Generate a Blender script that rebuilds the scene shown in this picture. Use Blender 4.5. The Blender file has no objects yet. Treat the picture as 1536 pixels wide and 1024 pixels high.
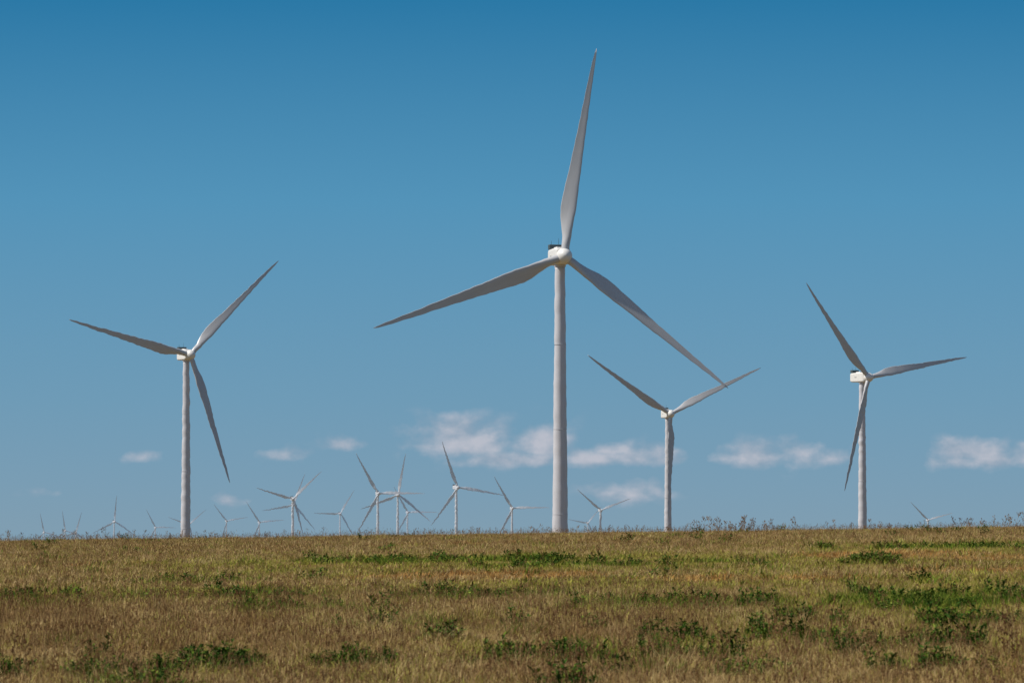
import bpy, math, random
import numpy as np
from mathutils import Vector, Matrix, noise
random.seed(7); rng=np.random.default_rng(7)
S=bpy.context.scene
S.view_settings.view_transform='Standard'; S.view_settings.look='None'; S.view_settings.exposure=0
COL=S.collection

def new_obj(name,verts,faces,mats=(),smooth=False,parent=None,link=True,midx=None):
    me=bpy.data.meshes.new(name); me.from_pydata([tuple(v) for v in verts],[],faces)
    for m in mats: me.materials.append(m)
    if midx is not None: me.polygons.foreach_set('material_index',midx)
    if smooth: me.polygons.foreach_set('use_smooth',[True]*len(me.polygons))
    me.update(); o=bpy.data.objects.new(name,me)
    if link: COL.objects.link(o)
    if parent: o.parent=parent
    return o

# ------------------------------------------------------------------ materials
def mat(name):
    m=bpy.data.materials.new(name); m.use_nodes=True; nt=m.node_tree
    for n in list(nt.nodes): nt.nodes.remove(n)
    return m,nt,nt.nodes.new('ShaderNodeOutputMaterial')
def N(nt,t,**k):
    n=nt.nodes.new(t)
    for a,b in k.items(): setattr(n,a,b)
    return n
def mathn(nt,op,a,b=None,c=None,clamp=False):
    n=nt.nodes.new('ShaderNodeMath'); n.operation=op; n.use_clamp=clamp
    for i,v in enumerate((a,b,c)):
        if v is None: continue
        if isinstance(v,(int,float)): n.inputs[i].default_value=v
        else: nt.links.new(v,n.inputs[i])
    return n.outputs[0]
def vecn(nt,op,a,b=None,c=None,out=0):
    n=nt.nodes.new('ShaderNodeVectorMath'); n.operation=op
    for i,v in enumerate((a,b,c)):
        if v is None: continue
        if isinstance(v,tuple): n.inputs[i].default_value=v
        else: nt.links.new(v,n.inputs[i])
    return n.outputs[out]
def mixc(nt,f,a,b,bt='MIX'):
    n=nt.nodes.new('ShaderNodeMix'); n.data_type='RGBA'; n.blend_type=bt
    for i,v in ((0,f),(6,a),(7,b)):
        if isinstance(v,(int,float)): n.inputs[i].default_value=v
        elif isinstance(v,tuple): n.inputs[i].default_value=(v[0],v[1],v[2],1)
        else: nt.links.new(v,n.inputs[i])
    return n.outputs[2]
def noisen(nt,vec,scale,detail=3,rough=.5,dim='3D'):
    n=nt.nodes.new('ShaderNodeTexNoise'); n.noise_dimensions=dim; n.inputs['Scale'].default_value=scale
    n.inputs['Detail'].default_value=detail; n.inputs['Roughness'].default_value=rough
    nt.links.new(vec,n.inputs['Vector']); return n.outputs[0]
def ramp(nt,f,stops):
    n=nt.nodes.new('ShaderNodeValToRGB'); cr=n.color_ramp
    while len(cr.elements)<len(stops): cr.elements.new(.5)
    for e,(p,c) in zip(cr.elements,stops): e.position=p; e.color=(*c,1)
    nt.links.new(f,n.inputs[0]); return n.outputs[0]

def paint(name,col,rough=.45,haze=0.0,dirt=.12):
    m,nt,out=mat(name)
    b=N(nt,'ShaderNodeBsdfPrincipled'); b.inputs['Roughness'].default_value=rough
    tc=N(nt,'ShaderNodeTexCoord')
    mp=N(nt,'ShaderNodeMapping'); mp.inputs['Scale'].default_value=(1,1,.15); nt.links.new(tc.outputs['Object'],mp.inputs[0])
    f=noisen(nt,mp.outputs[0],1.2,4,.6)
    f=mathn(nt,'MULTIPLY_ADD',f,2.2,-.6,clamp=True)
    c=mixc(nt,f,tuple(x*(1-dirt) for x in col),col)
    nt.links.new(c,b.inputs['Base Color'])
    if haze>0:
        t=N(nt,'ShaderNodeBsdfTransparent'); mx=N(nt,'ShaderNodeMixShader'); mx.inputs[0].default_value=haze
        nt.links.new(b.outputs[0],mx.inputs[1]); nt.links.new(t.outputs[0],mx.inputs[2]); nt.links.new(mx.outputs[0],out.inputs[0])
    else: nt.links.new(b.outputs[0],out.inputs[0])
    return m
P_white=paint('turbine_white_paint',(.64,.63,.66))
P_nac=paint('nacelle_paint',(.80,.78,.74),dirt=.06)
P_blade=paint('blade_gelcoat',(.55,.55,.56),.35)
P_dark=paint('dark_vent_metal',(.07,.10,.11),.6)
P_grey=paint('grey_vent_louvre',(.5,.5,.49),.6)
P_seam=paint('flange_seam',(.59,.58,.61),.6)
P_far_haze=paint('far_turbine_hazed_paint',(.82,.84,.88),haze=.34)  # air haze painted in: paler, bluer colour and partly transparent
P_vfar_haze=paint('very_far_turbine_hazed_paint',(.80,.84,.92),haze=.48)  # thicker distance haze, put into the bluer colour and the transparency

# ------------------------------------------------------------------ terrain
_ys=np.arange(-400,60000,1.0)
_sl=np.interp(_ys,[-400,0,40,205,290,420,700,1000,1300,60000],[0,0.0,.0094,.0094,-.012,-.03,-.028,-.012,-.0075,-.0075])
_z=np.cumsum(_sl); _z=_z-np.interp(55,_ys,_z)-2.05
def gz(x,y):
    z=float(np.interp(y,_ys,_z))
    w=min(1,max(0,1-(y-300)/500))
    z+=w*.0135*x*(1 if abs(x)<60 else 60/abs(x))
    if y<400: z+=.05*noise.noise(Vector((x*.11,y*.035,3)))+.03*noise.noise(Vector((x*.4,y*.15,9)))
    return z
def build_ground():
    ys=list(np.arange(-300,30,15))+list(np.arange(30,300,1.5))+list(np.geomspace(300,50000,70))
    us=np.linspace(-1,1,121); vs=[];fs=[]
    for y in ys:
        W=max(160,0.6*abs(y)+60)
        for u in us:
            x=W*(u*.35+.65*u**3); vs.append((x,y,gz(x,y)))
    n=len(us)
    for j in range(len(ys)-1):
        for i in range(n-1): a=j*n+i; fs.append((a,a+1,a+n+1,a+n))
    m,nt,out=mat('dry_prairie_soil')
    b=N(nt,'ShaderNodeBsdfDiffuse')
    g=N(nt,'ShaderNodeNewGeometry'); P=g.outputs['Position']
    c=ramp(nt,noisen(nt,P,.12,4,.6),[(.3,(.19,.12,.045)),(.5,(.25,.175,.07)),(.7,(.16,.14,.04))])
    c2=mixc(nt,noisen(nt,P,6,3,.7),(.35,.35,.35),(1.25,1.2,1.1)); c=mixc(nt,1.0,c,c2,'MULTIPLY')
    nt.links.new(c,b.inputs['Color']); nt.links.new(b.outputs[0],out.inputs[0])
    new_obj('ground',vs,fs,[m],smooth=True)
build_ground()

# ------------------------------------------------------------------ wind turbines (50 m blades)
def ring_mesh(rings,cap=True):
    vs=[];fs=[];n=len(rings[0])
    for r in rings: vs+=r
    for j in range(len(rings)-1):
        for i in range(n): a=j*n+i;b=j*n+(i+1)%n; fs.append((a,b,b+n,a+n))
    if cap:
        fs.append(tuple(reversed(range(n)))); fs.append(tuple(range((len(rings)-1)*n,len(rings)*n)))
    return vs,fs
def wob(s,amp,seed):
    return amp*(noise.noise(Vector((s*.55,seed,0)))+.6*noise.noise(Vector((s*1.6,seed,5))))*1.6
def blade_mesh(name,m,amp,seed):
    rs=[.9]+list(np.arange(1.6,49.5,1.1))+[50]
    R0=[.9,2,4,6,9,11.5,14,20,30,40,47,49.3,50]
    CH=[1.9,1.9,2.05,2.5,3.3,3.75,3.6,2.9,2.0,1.3,.75,.4,.12]
    TH=[1.9,1.9,1.75,1.5,1.15,.95,.8,.55,.33,.19,.1,.05,.02]
    TW=[24,24,22,19,15,12.5,10.5,7,3.5,1,0,0,0]
    rings=[];M=20
    for r in rs:
        c=np.interp(r,R0,CH);t=np.interp(r,R0,TH);tw=math.radians(np.interp(r,R0,TW)+5)
        k=min(1,max(0,(r-2.2)/7))
        ring=[]
        dx=wob(r,amp,seed); 
        for i in range(M):
            a=2*math.pi*i/M
            ex,ey=.5*c*math.cos(a),.5*t*math.sin(a)
            xx=.5*math.cos(a); s=math.sin(a)
            q=(.5-xx); th=(1.48*math.sqrt(max(q,0))-.63*q-1.758*q*q+1.42*q**3-.51*q**4)
            ax=c*(xx-.2)*1.0; ay=(t*th*1.0)*(1 if s>=0 else -1)*(.95 if s>=0 else .7)+ .03*c*math.sin(math.pi*q)
            x=ex*(1-k)+ax*k; y=ey*(1-k)+ay*k
            X=x*math.cos(tw)+y*math.sin(tw); Y=-x*math.sin(tw)+y*math.cos(tw)
            off=-r*math.tan(math.radians(2.2))-1.2*(r/50)**2.5
            ring.append((X+dx,Y+off,r))
        rings.append(ring)
    vs,fs=ring_mesh(rings)
    me=bpy.data.meshes.new(name); me.from_pydata(vs,[],fs); me.materials.append(m)
    me.polygons.foreach_set('use_smooth',[True]*len(me.polygons)); me.update(); return me
def rbox(cx,cy,cz,sx,sy,sz,taper=0,r=.35,seg=4):
    rings=[]
    for ty,sc in ((-.5,.80),(-.47,.93),(-.40,1),(.0,1),(.38,1-taper*.6),(.47,.94-taper),(.5,.84-taper)):
        ring=[]; w=sx*sc/2;h=sz*sc/2; rr=min(r,w,h)
        for q,(ux,uz) in enumerate(((1,1),(-1,1),(-1,-1),(1,-1))):
            for k in range(seg+1):
                a=math.radians(90*q+90*k/seg)
                ring.append((cx+ux*(w-rr)+rr*math.cos(a),cy+ty*sy,cz+uz*(h-rr)+rr*math.sin(a)))
        rings.append(ring)
    return ring_mesh([list(reversed(r_)) for r_ in rings])
def merge(parts):
    V=[];F=[];I=[]
    for (v,f),mi in parts:
        o=len(V); V+=v; F+=[tuple(i+o for i in ff) for ff in f]; I+=[mi]*len(f)
    return V,F,I
def lathe_y(profile,n=28):
    return ring_mesh([[(r*math.cos(2*math.pi*i/n),y,r*math.sin(2*math.pi*i/n)) for i in range(n)] for y,r in profile])
def cyl_z(x,y,z0,z1,r0,r1,n=10):
    return ring_mesh([[(x+r*math.cos(2*math.pi*i/n),y+r*math.sin(2*math.pi*i/n),z) for i in range(n)] for z,r in ((z0,r0),(z1,r1))])
OV=4.6
def nac_parts():
    return merge([(rbox(0,6.0,.15,3.7,9.6,3.9,.06,.5),0),
        (rbox(0,9.7,2.7,3.3,1.8,1.2,0,.12),1),
        (rbox(0,6.2,2.25,1.7,3.0,.5,0,.12),0),
        (rbox(-1.84,6.6,.3,.08,1.5,.45,0,.03),3),(rbox(1.84,6.6,.3,.08,1.5,.45,0,.03),3),
        (cyl_z(.9,10.1,3.2,4.9,.05,.03),1),(cyl_z(-.9,10.1,3.2,4.3,.05,.03),1),
        (cyl_z(0,OV,-2.35,-1.6,1.35,1.45,24),2)])
def hub_parts():
    return merge([(lathe_y([(-2.35,.05),(-2.25,.5),(-1.95,1.0),(-1.4,1.5),(-.6,1.82),(.3,1.9),(1.0,1.8),(1.25,1.55)]),0)])
def make_shared(tag,mw,mn,mb,amp):
    V,F,I=nac_parts(); nm=bpy.data.meshes.new('nacelle_'+tag); nm.from_pydata(V,[],F)
    for m in (mn,P_dark,mw,P_grey): nm.materials.append(m)
    nm.polygons.foreach_set('material_index',I); nm.update()
    V,F,I=hub_parts(); hm=bpy.data.meshes.new('hub_'+tag); hm.from_pydata(V,[],F); hm.materials.append(mn)
    hm.polygons.foreach_set('use_smooth',[True]*len(F)); hm.update()
    return dict(n=nm,h=hm,b=[blade_mesh('blade_'+tag,mb,amp,i*7.3+1) for i in range(3)],w=mw,amp=amp)
SH={'near':make_shared('near',P_white,P_nac,P_blade,.07),
    'mid':make_shared('mid',P_white,P_nac,P_blade,.15),
    'far':make_shared('far',P_far_haze,P_far_haze,P_far_haze,.42),
    'vfar':make_shared('vfar',P_vfar_haze,P_vfar_haze,P_vfar_haze,.55)}
def turbine(hx,hy,hz,phase,yaw,kind,first=False):
    sh=SH[kind]; e=bpy.data.objects.new('wind_turbine',None); COL.objects.link(e)
    yw=math.radians(yaw)
    e.location=(hx,hy,hz); e.rotation_euler=(0,0,yw)
    def add(nm,me,M=Matrix()):
        o=bpy.data.objects.new(nm,me); COL.objects.link(o); o.parent=e; o.matrix_local=M; return o
    tilt=Matrix.Rotation(math.radians(-3),4,'X')
    add('nacelle',sh['n']); add('hub',sh['h'],tilt)
    for k in range(3):
        add('blade_%d'%(k+1),sh['b'][k],tilt@Matrix.Rotation(math.radians(90-(phase+120*k)),4,'Y'))
    bx=hx-math.sin(yw)*OV; by=hy+math.cos(yw)*OV
    base=gz(bx,by)-hz-1
    top=-2.2; rings=[];n=32; st=1.0
    zs=list(np.arange(base,top,st))+[top]
    sd=hx*.13
    for z in zs:
        f=(z-base)/(top-base); r=2.05*(1-f)+1.2*f
        dx=wob(z,sh['amp'],sd)*.8; rr=r+wob(z,sh['amp'],sd+50)*.4
        rings.append([(dx+rr*math.cos(2*math.pi*i/n),OV+rr*math.sin(2*math.pi*i/n),z) for i in range(n)])
    parts=[(ring_mesh(rings),0)]
    for f in (.27,.52,.77):
        z=base+f*(top-base); r=2.05*(1-f)+1.2*f+.03
        parts.append((cyl_z(0,OV,z-.05,z+.05,r,r,32),1))
    parts.append((cyl_z(0,OV,base+.8,base+1.6,2.7,2.6,24),1))
    V,F,I=merge(parts); new_obj('tower',V,F,[sh['w'],P_seam],smooth=True,parent=e,midx=I)
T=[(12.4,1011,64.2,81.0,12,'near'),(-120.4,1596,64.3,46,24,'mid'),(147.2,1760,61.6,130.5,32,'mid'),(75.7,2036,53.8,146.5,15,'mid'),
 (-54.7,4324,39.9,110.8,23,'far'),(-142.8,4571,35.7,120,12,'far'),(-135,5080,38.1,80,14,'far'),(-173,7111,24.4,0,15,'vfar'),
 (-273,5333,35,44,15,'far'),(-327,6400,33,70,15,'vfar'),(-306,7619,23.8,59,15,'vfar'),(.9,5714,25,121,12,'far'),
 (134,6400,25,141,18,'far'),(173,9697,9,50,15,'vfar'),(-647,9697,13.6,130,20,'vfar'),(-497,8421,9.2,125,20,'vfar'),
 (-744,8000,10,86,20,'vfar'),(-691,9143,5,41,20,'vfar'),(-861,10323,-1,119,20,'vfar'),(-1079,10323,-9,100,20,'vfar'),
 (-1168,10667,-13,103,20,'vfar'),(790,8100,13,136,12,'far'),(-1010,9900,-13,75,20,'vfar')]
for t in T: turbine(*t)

# ------------------------------------------------------------------ vegetation
def leafmat(name,stops,nscale=.5,g_=.9):
    m,nt,out=mat(name); g=N(nt,'ShaderNodeNewGeometry'); oi=N(nt,'ShaderNodeObjectInfo')
    f=noisen(nt,g.outputs['Position'],nscale,1,.6)
    f=mathn(nt,'MULTIPLY_ADD',f,1.7,-.35)
    f=mathn(nt,'ADD',f,mathn(nt,'MULTIPLY_ADD',oi.outputs['Random'],.8,-.4),clamp=True)
    c=ramp(nt,f,[(p,tuple(v*g_ for v in cc)) for p,cc in stops])
    d=N(nt,'ShaderNodeBsdfDiffuse'); nt.links.new(c,d.inputs[0]); nt.links.new(d.outputs[0],out.inputs[0])
    return m
M_straw=leafmat('dry_grass_straw',[(.0,(.31,.19,.07)),(.35,(.46,.31,.13)),(.7,(.64,.47,.23)),(1,(.48,.37,.14))])
M_brown=leafmat('dry_grass_brown',[(.0,(.22,.12,.05)),(.5,(.35,.22,.10)),(1,(.48,.32,.15))])
M_rust=leafmat('rust_grass',[(.0,(.42,.19,.055)),(.5,(.55,.29,.085)),(1,(.58,.39,.13))])
M_olive=leafmat('olive_grass',[(.0,(.19,.20,.035)),(.5,(.34,.33,.055)),(1,(.48,.43,.09))])
M_green=leafmat('green_grass',[(.0,(.07,.125,.015)),(.5,(.13,.20,.025)),(1,(.25,.29,.05))])
M_bush=leafmat('dark_leaf',[(.0,(.03,.065,.012)),(.5,(.05,.10,.018)),(1,(.09,.14,.028))])
M_seed=leafmat('seed_head',[(.0,(.14,.07,.035)),(.5,(.23,.13,.055)),(1,(.34,.21,.10))])

class MB:
    def __init__(s): s.v=[];s.f=[];s.m=[]
    def blade(s,p,az,lean,h,w,mi=0,curl=.5):
        o=len(s.v); d=(math.cos(az),math.sin(az)); fa=random.uniform(0,math.pi); wx,wy=math.cos(fa)*w/2,math.sin(fa)*w/2
        for k,(t,ws) in enumerate(((0,1),(.5,.8),(1,0))):
            out=lean*h*(t*(1-curl)+curl*t*t); z=h*t*(1-.25*lean*t)
            x=p[0]+d[0]*out;y=p[1]+d[1]*out
            if ws>0: s.v+=[(x-wx*ws,y-wy*ws,p[2]+z),(x+wx*ws,y+wy*ws,p[2]+z)]
            else: s.v.append((x,y,p[2]+z))
        s.f+=[(o,o+1,o+3,o+2),(o+2,o+3,o+4)]; s.m+=[mi]*2
        return s.v[-1]
    def blob(s,p,r,h,mi):
        o=len(s.v); x,y,z=p; a=random.uniform(0,6)
        s.v+=[(x,y,z-h)]+[(x+r*math.cos(a+i*1.571),y+r*math.sin(a+i*1.571),z) for i in range(4)]+[(x,y,z+h)]
        for i in range(4): j=(i+1)%4; s.f+=[(o,o+1+j,o+1+i),(o+5,o+1+i,o+1+j)]; s.m+=[mi]*2
    def leaf(s,p,L,w,az,el,mi):
        o=len(s.v); d=Vector((math.cos(az)*math.cos(el),math.sin(az)*math.cos(el),math.sin(el)))
        q=d.cross(Vector((random.uniform(-1,1),random.uniform(-1,1),1.2))).normalized()*w/2; p=Vector(p)
        s.v+=[tuple(p),tuple(p+d*L*.45+q),tuple(p+d*L),tuple(p+d*L*.45-q)]; s.f.append((o,o+1,o+2,o+3)); s.m.append(mi)
    def stick(s,a,b,r,mi):
        o=len(s.v); a=Vector(a);b=Vector(b); d=(b-a).normalized(); u=d.cross(Vector((.3,.9,.1))).normalized(); v=d.cross(u)
        for P_,rr in ((a,r),(b,r*.6)):
            for i in range(3): s.v.append(tuple(P_+(u*math.cos(i*2.094)+v*math.sin(i*2.094))*rr))
        for i in range(3): j=(i+1)%3; s.f.append((o+i,o+j,o+3+j,o+3+i)); s.m.append(mi)
    def obj(s,name,mats,link=False): return new_obj(name,s.v,s.f,mats,link=link,midx=s.m)
def tuft(name,mats,n,rad,h0,h1,w,lean,seeds=0,mixp=0):
    b=MB(); waz=random.uniform(0,6.283)
    for i in range(n):
        a=random.uniform(0,6.283); r=rad*math.sqrt(random.random())
        h=random.uniform(h0,h1)*(1-.35*r/rad)
        b.blade((r*math.cos(a),r*math.sin(a),-.03),(waz if random.random()<.35 else a)+random.uniform(-1.3,1.3),random.uniform(.1,1)*lean,h,w*random.uniform(.6,1.3),1 if random.random()<mixp else 0,random.uniform(.3,.9))
    for i in range(seeds):
        a=random.uniform(0,6.283); r=rad*random.random()
        t=b.blade((r*math.cos(a),r*math.sin(a),-.03),a,random.uniform(0,.45),h1*random.uniform(1,1.45),.005,0,.6)
        for k in range(2): b.blob((t[0],t[1],t[2]-.02-.03*k),.007+.003*k,.022,len(mats)-1)
    return b.obj(name,mats)
def leafy(name,n,rad,h,ll,mats,lv=16):
    b=MB()
    for st in range(n):
        a=random.uniform(0,6.283); r=rad*math.sqrt(random.random()); hh=h*random.uniform(.5,1)*(1-.4*(r/rad)**2)
        p0=Vector((r*math.cos(a)*.6,r*math.sin(a)*.6,0)); p1=Vector((r*math.cos(a),r*math.sin(a),hh))
        b.stick(p0,p1,.004,0)
        for k in range(lv):
            t=random.uniform(.15,1); p=p0.lerp(p1,t)
            b.leaf(p,ll*random.uniform(.6,1.2),ll*.4,random.uniform(0,6.283),random.uniform(-.3,1.0),1 if random.random()<.25 else 0)
    return b.obj(name,mats)
def dryweed(name,h):
    b=MB(); p=Vector((0,0,0)); segs=6; pts=[p]
    lx,ly=random.uniform(-.15,.15),random.uniform(-.15,.15)
    for i in range(segs):
        q=p+Vector((lx*h/segs+random.uniform(-.02,.02),ly*h/segs+random.uniform(-.02,.02),h/segs)); b.stick(p,q,.007*(1-.1*i),0); p=q; pts.append(p)
    def head(p):
        for k in range(4): b.blob((p.x+random.uniform(-.015,.015),p.y+random.uniform(-.015,.015),p.z+random.uniform(-.02,.03)),.013,.018,1)
    head(p)
    for i in range(random.randint(7,13)):
        t=random.uniform(.3,.95); k=min(segs-1,int(t*segs)); s0=pts[k].lerp(pts[k+1],t*segs-k)
        a=random.uniform(0,6.283); L=h*random.uniform(.15,.38)*(1.15-t*.6)
        m1=s0+Vector((math.cos(a)*L*.55,math.sin(a)*L*.55,L*.4)); m2=m1+Vector((math.cos(a)*L*.2,math.sin(a)*L*.2,L*.5))
        b.stick(s0,m1,.004,0); b.stick(m1,m2,.003,0); head(m2)
        if random.random()<.6:
            m3=m1+Vector((math.cos(a+1)*L*.3,math.sin(a+1)*L*.3,L*.25)); b.stick(m1,m3,.003,0); head(m3)
    return b.obj(name,[M_brown,M_seed])

def scatter(name,protos,pts,idx,rot,scl):
    c=bpy.data.collections.new(name+'_parts')
    for i,o in enumerate(protos): o.name='%s_part_%02d'%(name,i); c.objects.link(o)
    me=bpy.data.meshes.new(name); me.vertices.add(len(pts)); me.vertices.foreach_set('co',np.asarray(pts,dtype=np.float32).ravel())
    a=me.attributes.new('idx','INT','POINT'); a.data.foreach_set('value',np.asarray(idx,dtype=np.int32))
    a=me.attributes.new('rotv','FLOAT_VECTOR','POINT'); a.data.foreach_set('vector',np.asarray(rot,dtype=np.float32).ravel())
    a=me.attributes.new('sclv','FLOAT_VECTOR','POINT'); a.data.foreach_set('vector',np.asarray(scl,dtype=np.float32).ravel())
    o=bpy.data.objects.new(name,me); COL.objects.link(o)
    ng=bpy.data.node_groups.new(name+'_scatter','GeometryNodeTree')
    ng.interface.new_socket('Geometry',in_out='INPUT',socket_type='NodeSocketGeometry'); ng.interface.new_socket('Geometry',in_out='OUTPUT',socket_type='NodeSocketGeometry')
    gi=ng.nodes.new('NodeGroupInput'); go=ng.nodes.new('NodeGroupOutput'); ip=ng.nodes.new('GeometryNodeInstanceOnPoints'); ci=ng.nodes.new('GeometryNodeCollectionInfo')
    ci.inputs['Collection'].default_value=c; ci.inputs['Separate Children'].default_value=True; ci.inputs['Reset Children'].default_value=True
    def na(n,t): k=ng.nodes.new('GeometryNodeInputNamedAttribute'); k.data_type=t; k.inputs['Name'].default_value=n; return k.outputs['Attribute']
    e2r=ng.nodes.new('FunctionNodeEulerToRotation'); L=ng.links.new
    L(gi.outputs[0],ip.inputs['Points']); L(ci.outputs[0],ip.inputs['Instance']); ip.inputs['Pick Instance'].default_value=True
    L(na('idx','INT'),ip.inputs['Instance Index']); L(na('rotv','FLOAT_VECTOR'),e2r.inputs[0]); L(e2r.outputs[0],ip.inputs['Rotation']); L(na('sclv','FLOAT_VECTOR'),ip.inputs['Scale'])
    L(ip.outputs[0],go.inputs[0]); md=o.modifiers.new('scatter','NODES'); md.node_group=ng
    return o

protos=[];kinds={}
def reg(k,objs): kinds[k]=list(range(len(protos),len(protos)+len(objs))); protos.extend(objs)
for suf,nn,ww,sd_ in (('',1,1,1),('F',.4,2.0,.35)):
    q=lambda n:int(n*nn)
    reg('straw'+suf,[tuft('a',[M_straw,M_brown,M_seed],q(46),.28,.10,.38,.008*ww,1.5,round(3*sd_),.25) for _ in range(5)])
    reg('brown'+suf,[tuft('b',[M_brown,M_straw,M_seed],q(42),.28,.10,.32,.008*ww,1.5,round(4*sd_),.35) for _ in range(4)])
    reg('rust'+suf,[tuft('c',[M_rust,M_straw,M_seed],q(46),.28,.08,.25,.008*ww,1.4,0,.25) for _ in range(3)])
    reg('olive'+suf,[tuft('d',[M_olive,M_straw],q(48),.28,.10,.28,.008*ww,1.3,0,.2) for _ in range(4)])
    reg('mixed'+suf,[tuft('d',[M_straw,M_olive,M_seed],q(46),.28,.10,.33,.008*ww,1.4,round(2*sd_),.5) for _ in range(4)])
    reg('green'+suf,[tuft('e',[M_green,M_olive],q(56),.28,.10,.32,.011*ww,1.1,0,.2) for _ in range(4)])
reg('leafy',[leafy('f',11,.24,.30,.07,[M_bush,M_green]) for _ in range(4)])
reg('leafyF',[leafy('f',8,.26,.30,.10,[M_bush,M_green],8) for _ in range(3)])
GREEN=[(-2.0,150,3.8,4,1.7),(1.8,138,3.2,2.5,1.5),(3.8,92,2.0,3.5,1.05),(9.4,91,2.6,5,1.1),(-.7,101,1.8,2.5,.95),(-6.5,104,2.2,3,.8),(-13,104,2.5,3,.8),(-4.5,92,1.0,2,.75),
 (.3,63,1.5,1.0,1.1),(-2.3,62.5,.7,.8,1.1),(2.3,62.5,.6,.7,1.1),(-5.6,60.5,1.0,.8,1.0),(6.0,66,1.5,1.2,.8),(-7.2,60,.6,.7,1.0),(3.0,57,.7,.6,.9),(5.6,58,.9,.6,.8),(6.7,140,1,1.3,1),(11.3,133,1.2,1.3,1.2),(-3.9,62,.5,.6,.85),(3.4,70,1.5,1.3,.7),(-9,120,2.2,2.3,.65),(17,165,4,4,.75),(8,76,1.6,1.5,.7),(-5,56,1.2,.8,.7),(6,80,1.5,1.3,.5),(-2,80,1.5,1.5,.5)]
OLIVE=[(0,145,11,15,1.4),(8,140,11,15,1.2),(4,110,7,9,.95),(11,108,7,10,1),(-6,132,6,8,.95),(3,66,5,4,.65),(18,160,8,16,1.05),(9,86,6,10,.85),(-9,106,8,7,.8),(-6,60,3,3,.5)]
RUST=[(13.5,150,3.5,8,1.45),(-1,123,4.5,5,1.3),(6,115,3.5,4,1.1),(17,140,4,6,1.0),(1,195,12,8,.6),(-15,150,5,6,.5),(14,122,4,4,.8)]
def fld(L,x,y): 
    return max((s*math.exp(-(((x-a)/rx)**2+((y-b)/ry)**2)) for a,b,rx,ry,s in L))
pts=[];idx=[];rot=[];scl=[]
def put(x,y,k,s):
    kk=k+('F' if y>100+random.uniform(-12,12) else '')
    pts.append((x,y,gz(x,y)-.01)); idx.append(random.choice(kinds[kk])); rot.append((random.uniform(-.2,.2),random.uniform(-.2,.2),random.uniform(0,6.28))); scl.append((s*random.uniform(.85,1.15),)*2+(s*random.uniform(.7,1.2),))
for y0 in np.arange(46,252,1.0):
    hw=.12*y0+4; dens=10 if y0<80 else (8 if y0<130 else 5.5)
    for _ in range(int(2*hw*dens)):
        x=random.uniform(-hw,hw); y=y0+random.random()
        n1=noise.noise(Vector((x*.35,y*.16,1))); n2=noise.noise(Vector((x*1.3,y*.6,5))); n3=noise.noise(Vector((x*.22,y*.12,8)))
        n4=noise.noise(Vector((x*.7,y*.3,12))); n5=noise.noise(Vector((x*2.6,y*1.6,22)))
        g=fld(GREEN,x,y)+n2*.35+n4*.35+n5*.25; o=fld(OLIVE,x,y)+n1*.6+n5*.2; r=fld(RUST,x,y)+n4*.35
        e=random.uniform(-.2,.2)
        hs=.90+.6*n2+.5*n4+.45*n5
        if y>200: hs*=.85
        if g+e>.42: put(x,y,'leafy' if random.random()<(.42 if y<80 else .12) else 'green',hs*1.1)
        elif r+e>.55: put(x,y,'rust',hs)
        elif o+e>.48: put(x,y,'olive',hs)
        elif o+e*2>.2: put(x,y,'mixed',hs)
        elif n3+n2*.6+e*1.6>.1: put(x,y,'brown',hs)
        else: put(x,y,'mixed' if random.random()<.15 else 'straw',hs)
scatter('grass_field',protos,pts,idx,rot,scl)
wp=[dryweed('w',random.uniform(.5,.8)) for _ in range(8)]
pts=[];idx=[];rot=[];scl=[]
def wput(x,y,s): pts.append((x,y,gz(x,y)-.02)); idx.append(random.randrange(8)); rot.append((random.uniform(-.15,.15),random.uniform(-.15,.15),random.uniform(0,6.28))); scl.append((s,s,s))
for _ in range(190):
    y=random.uniform(215,250); x=random.uniform(-.125*y,.125*y); wput(x,y,random.uniform(.4,.8))
for cx,sd,n,s0,s1 in ((11.5,1.9,26,.85,1.25),(26.5,2.0,20,.8,1.25),(-27,2.5,14,.5,.95),(7,3,12,.5,.9),(-20,3,10,.5,.8),(19,4,14,.5,.95)):
    for _ in range(n): wput(random.gauss(cx,sd),random.uniform(222,240),random.uniform(s0,s1))
for _ in range(340):
    y=50+150*random.random()**.8; x=random.uniform(-.13*y,.13*y); wput(x,y,random.uniform(.35,.7))
for cx,cy,sd,n in ((-7.4,96,.5,14),(1.0,105,.5,4),(8.2,102,.7,6),(-6.2,58,.6,12),(6.9,58,.8,20),(-10.5,125,1,6),(3,60,3,16)):
    for _ in range(n): wput(random.gauss(cx,sd),random.gauss(cy,1),random.uniform(.45,.9))
scatter('dry_weeds',wp,pts,idx,rot,scl)
for x,y,r,h in ((2.15,62.3,.42,.48),(2.5,62.6,.28,.36),(4.9,62.2,.36,.40),(-7.25,60.2,.36,.36),(-2.3,61.8,.36,.42),(-1.9,62.3,.25,.3),(-.1,62,.32,.34),(2.85,57.6,.2,.24),(-5.5,60.4,.30,.34),(.9,63.5,.32,.38),(-3.9,62,.20,.26),(-6.1,59.6,.25,.26),(11.4,134,.9,.4)):
    o=leafy('low_shrub',int(300*r*r)+8,r,h,.06 if r<.5 else .10,[M_bush,M_green]); COL.objects.link(o); o.location=(x,y,gz(x,y)); o.name='low_shrub'

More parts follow.
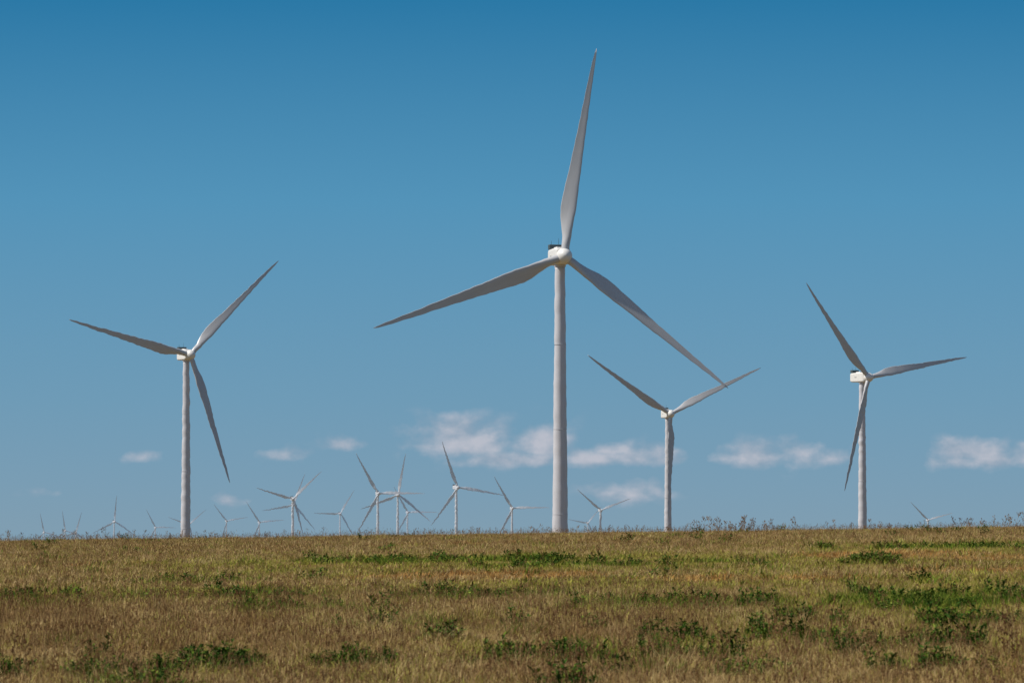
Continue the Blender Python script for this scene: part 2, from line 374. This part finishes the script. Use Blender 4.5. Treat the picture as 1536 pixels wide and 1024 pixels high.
# ------------------------------------------------------------------ sun + sky
E=math.radians(50); az=math.atan2(-.97,-.14)
sd=Vector((math.sin(az)*math.cos(E),math.cos(az)*math.cos(E),math.sin(E)))
L=bpy.data.lights.new('sun','SUN'); L.energy=4.4; L.angle=math.radians(.5); L.color=(1,.95,.87)
so=bpy.data.objects.new('sun',L); COL.objects.link(so); so.rotation_euler=sd.to_track_quat('Z','Y').to_euler(); so.location=(0,0,300)
W=bpy.data.worlds.new('World'); S.world=W; W.use_nodes=True; nt=W.node_tree
bg=nt.nodes['Background']; STR=.075; bg.inputs[1].default_value=STR
sky=N(nt,'ShaderNodeTexSky',sky_type='NISHITA'); sky.sun_disc=False; sky.sun_elevation=E; sky.sun_rotation=az%(2*math.pi)
tc=N(nt,'ShaderNodeTexCoord'); sp=N(nt,'ShaderNodeSeparateXYZ'); nt.links.new(tc.outputs['Generated'],sp.inputs[0])
X,Y,Z=sp.outputs
hf=mathn(nt,'MULTIPLY',Z,5.0,clamp=True)
band=ramp(nt,hf,[(0,(.215,.340,.440)),(.05,(.195,.337,.455)),(.15,(.158,.327,.470)),(.38,(.088,.292,.482)),(.62,(.023,.187,.378)),(.9,(.012,.13,.30))])
bandb=N(nt,'ShaderNodeVectorMath',operation='SCALE'); nt.links.new(band,bandb.inputs[0]); bandb.inputs['Scale'].default_value=1/STR
bf=mathn(nt,'MULTIPLY_ADD',Z,-4.0,1.6,clamp=True)
base=mixc(nt,bf,sky.outputs[0],bandb.outputs[0])
iy=mathn(nt,'MAXIMUM',Y,.05); u=mathn(nt,'DIVIDE',X,iy); v=mathn(nt,'DIVIDE',Z,iy)
cb=N(nt,'ShaderNodeCombineXYZ'); nt.links.new(u,cb.inputs[0]); nt.links.new(v,cb.inputs[1]); UV=cb.outputs[0]
cs=vecn(nt,'MULTIPLY',vecn(nt,'ADD',UV,(.37,.11,0)),(1,1.5,1))
n1=noisen(nt,cs,100,5,.5,'2D')
CL=[(692,656,78,34,1.15),(650,664,40,17,.85),(812,660,46,30,1.15),(775,688,92,17,.95),(905,683,135,20,1.0),(915,673,42,17,1.05),(985,688,70,15,.75),(940,735,58,25,.8),(1155,682,115,24,.82),(1195,674,48,24,.85),(1460,675,56,23,1.1),(1480,689,100,20,1.0),
    (518,664,34,14,.75),(423,680,42,14,.68),(210,681,32,14,.7),(352,748,50,13,.52),(80,738,50,11,.4),(1550,682,60,22,.85)]
dm=None
for px,py,a,b,s in CL:
    u0=(px-768)/6400; v0=(790-py-b*.2)/6400
    q=vecn(nt,'MULTIPLY_ADD',UV,(6400/a,6400/b,0),(-u0*6400/a,-v0*6400/b,0))
    q=vecn(nt,'MAXIMUM',q,vecn(nt,'MULTIPLY',q,(-1,-1.5,0)))
    d=vecn(nt,'DOT_PRODUCT',q,q,out=1)
    d=mathn(nt,'ADD',d,-math.log(s)/.9)
    dm=d if dm is None else mathn(nt,'MINIMUM',dm,d)
acc=mathn(nt,'EXPONENT',mathn(nt,'MULTIPLY',dm,-.9))
dens=mathn(nt,'ADD',acc,mathn(nt,'MULTIPLY_ADD',n1,1.5,-1.0))
dens=mathn(nt,'MULTIPLY',dens,.95,clamp=True)
dens=mathn(nt,'MULTIPLY',mathn(nt,'SMOOTH_MIN',dens,.66,.3),mathn(nt,'MULTIPLY',acc,3,clamp=True),clamp=True)
n2=noisen(nt,vecn(nt,'ADD',cs,(-.0012,.0024,0)),100,4,.5,'2D')
lit=mathn(nt,'MULTIPLY_ADD',mathn(nt,'SUBTRACT',n1,n2),2.8,mathn(nt,'MULTIPLY_ADD',acc,.5,.15),clamp=True)
cc=mixc(nt,lit,(.34/STR,.39/STR,.475/STR),(.64/STR,.60/STR,.645/STR))
fin=mixc(nt,dens,base,cc)
nt.links.new(fin,bg.inputs[0])

# ------------------------------------------------------------------ camera
cam=bpy.data.cameras.new('camera'); co=bpy.data.objects.new('camera',cam); COL.objects.link(co)
cam.lens=150; cam.sensor_width=36; cam.clip_start=.5; cam.clip_end=100000
cam.dof.use_dof=True; cam.dof.focus_distance=1200; cam.dof.aperture_fstop=7
co.location=(0,0,0); co.rotation_euler=(math.radians(90+math.degrees(math.atan(278/6400))),0,0)
S.camera=co
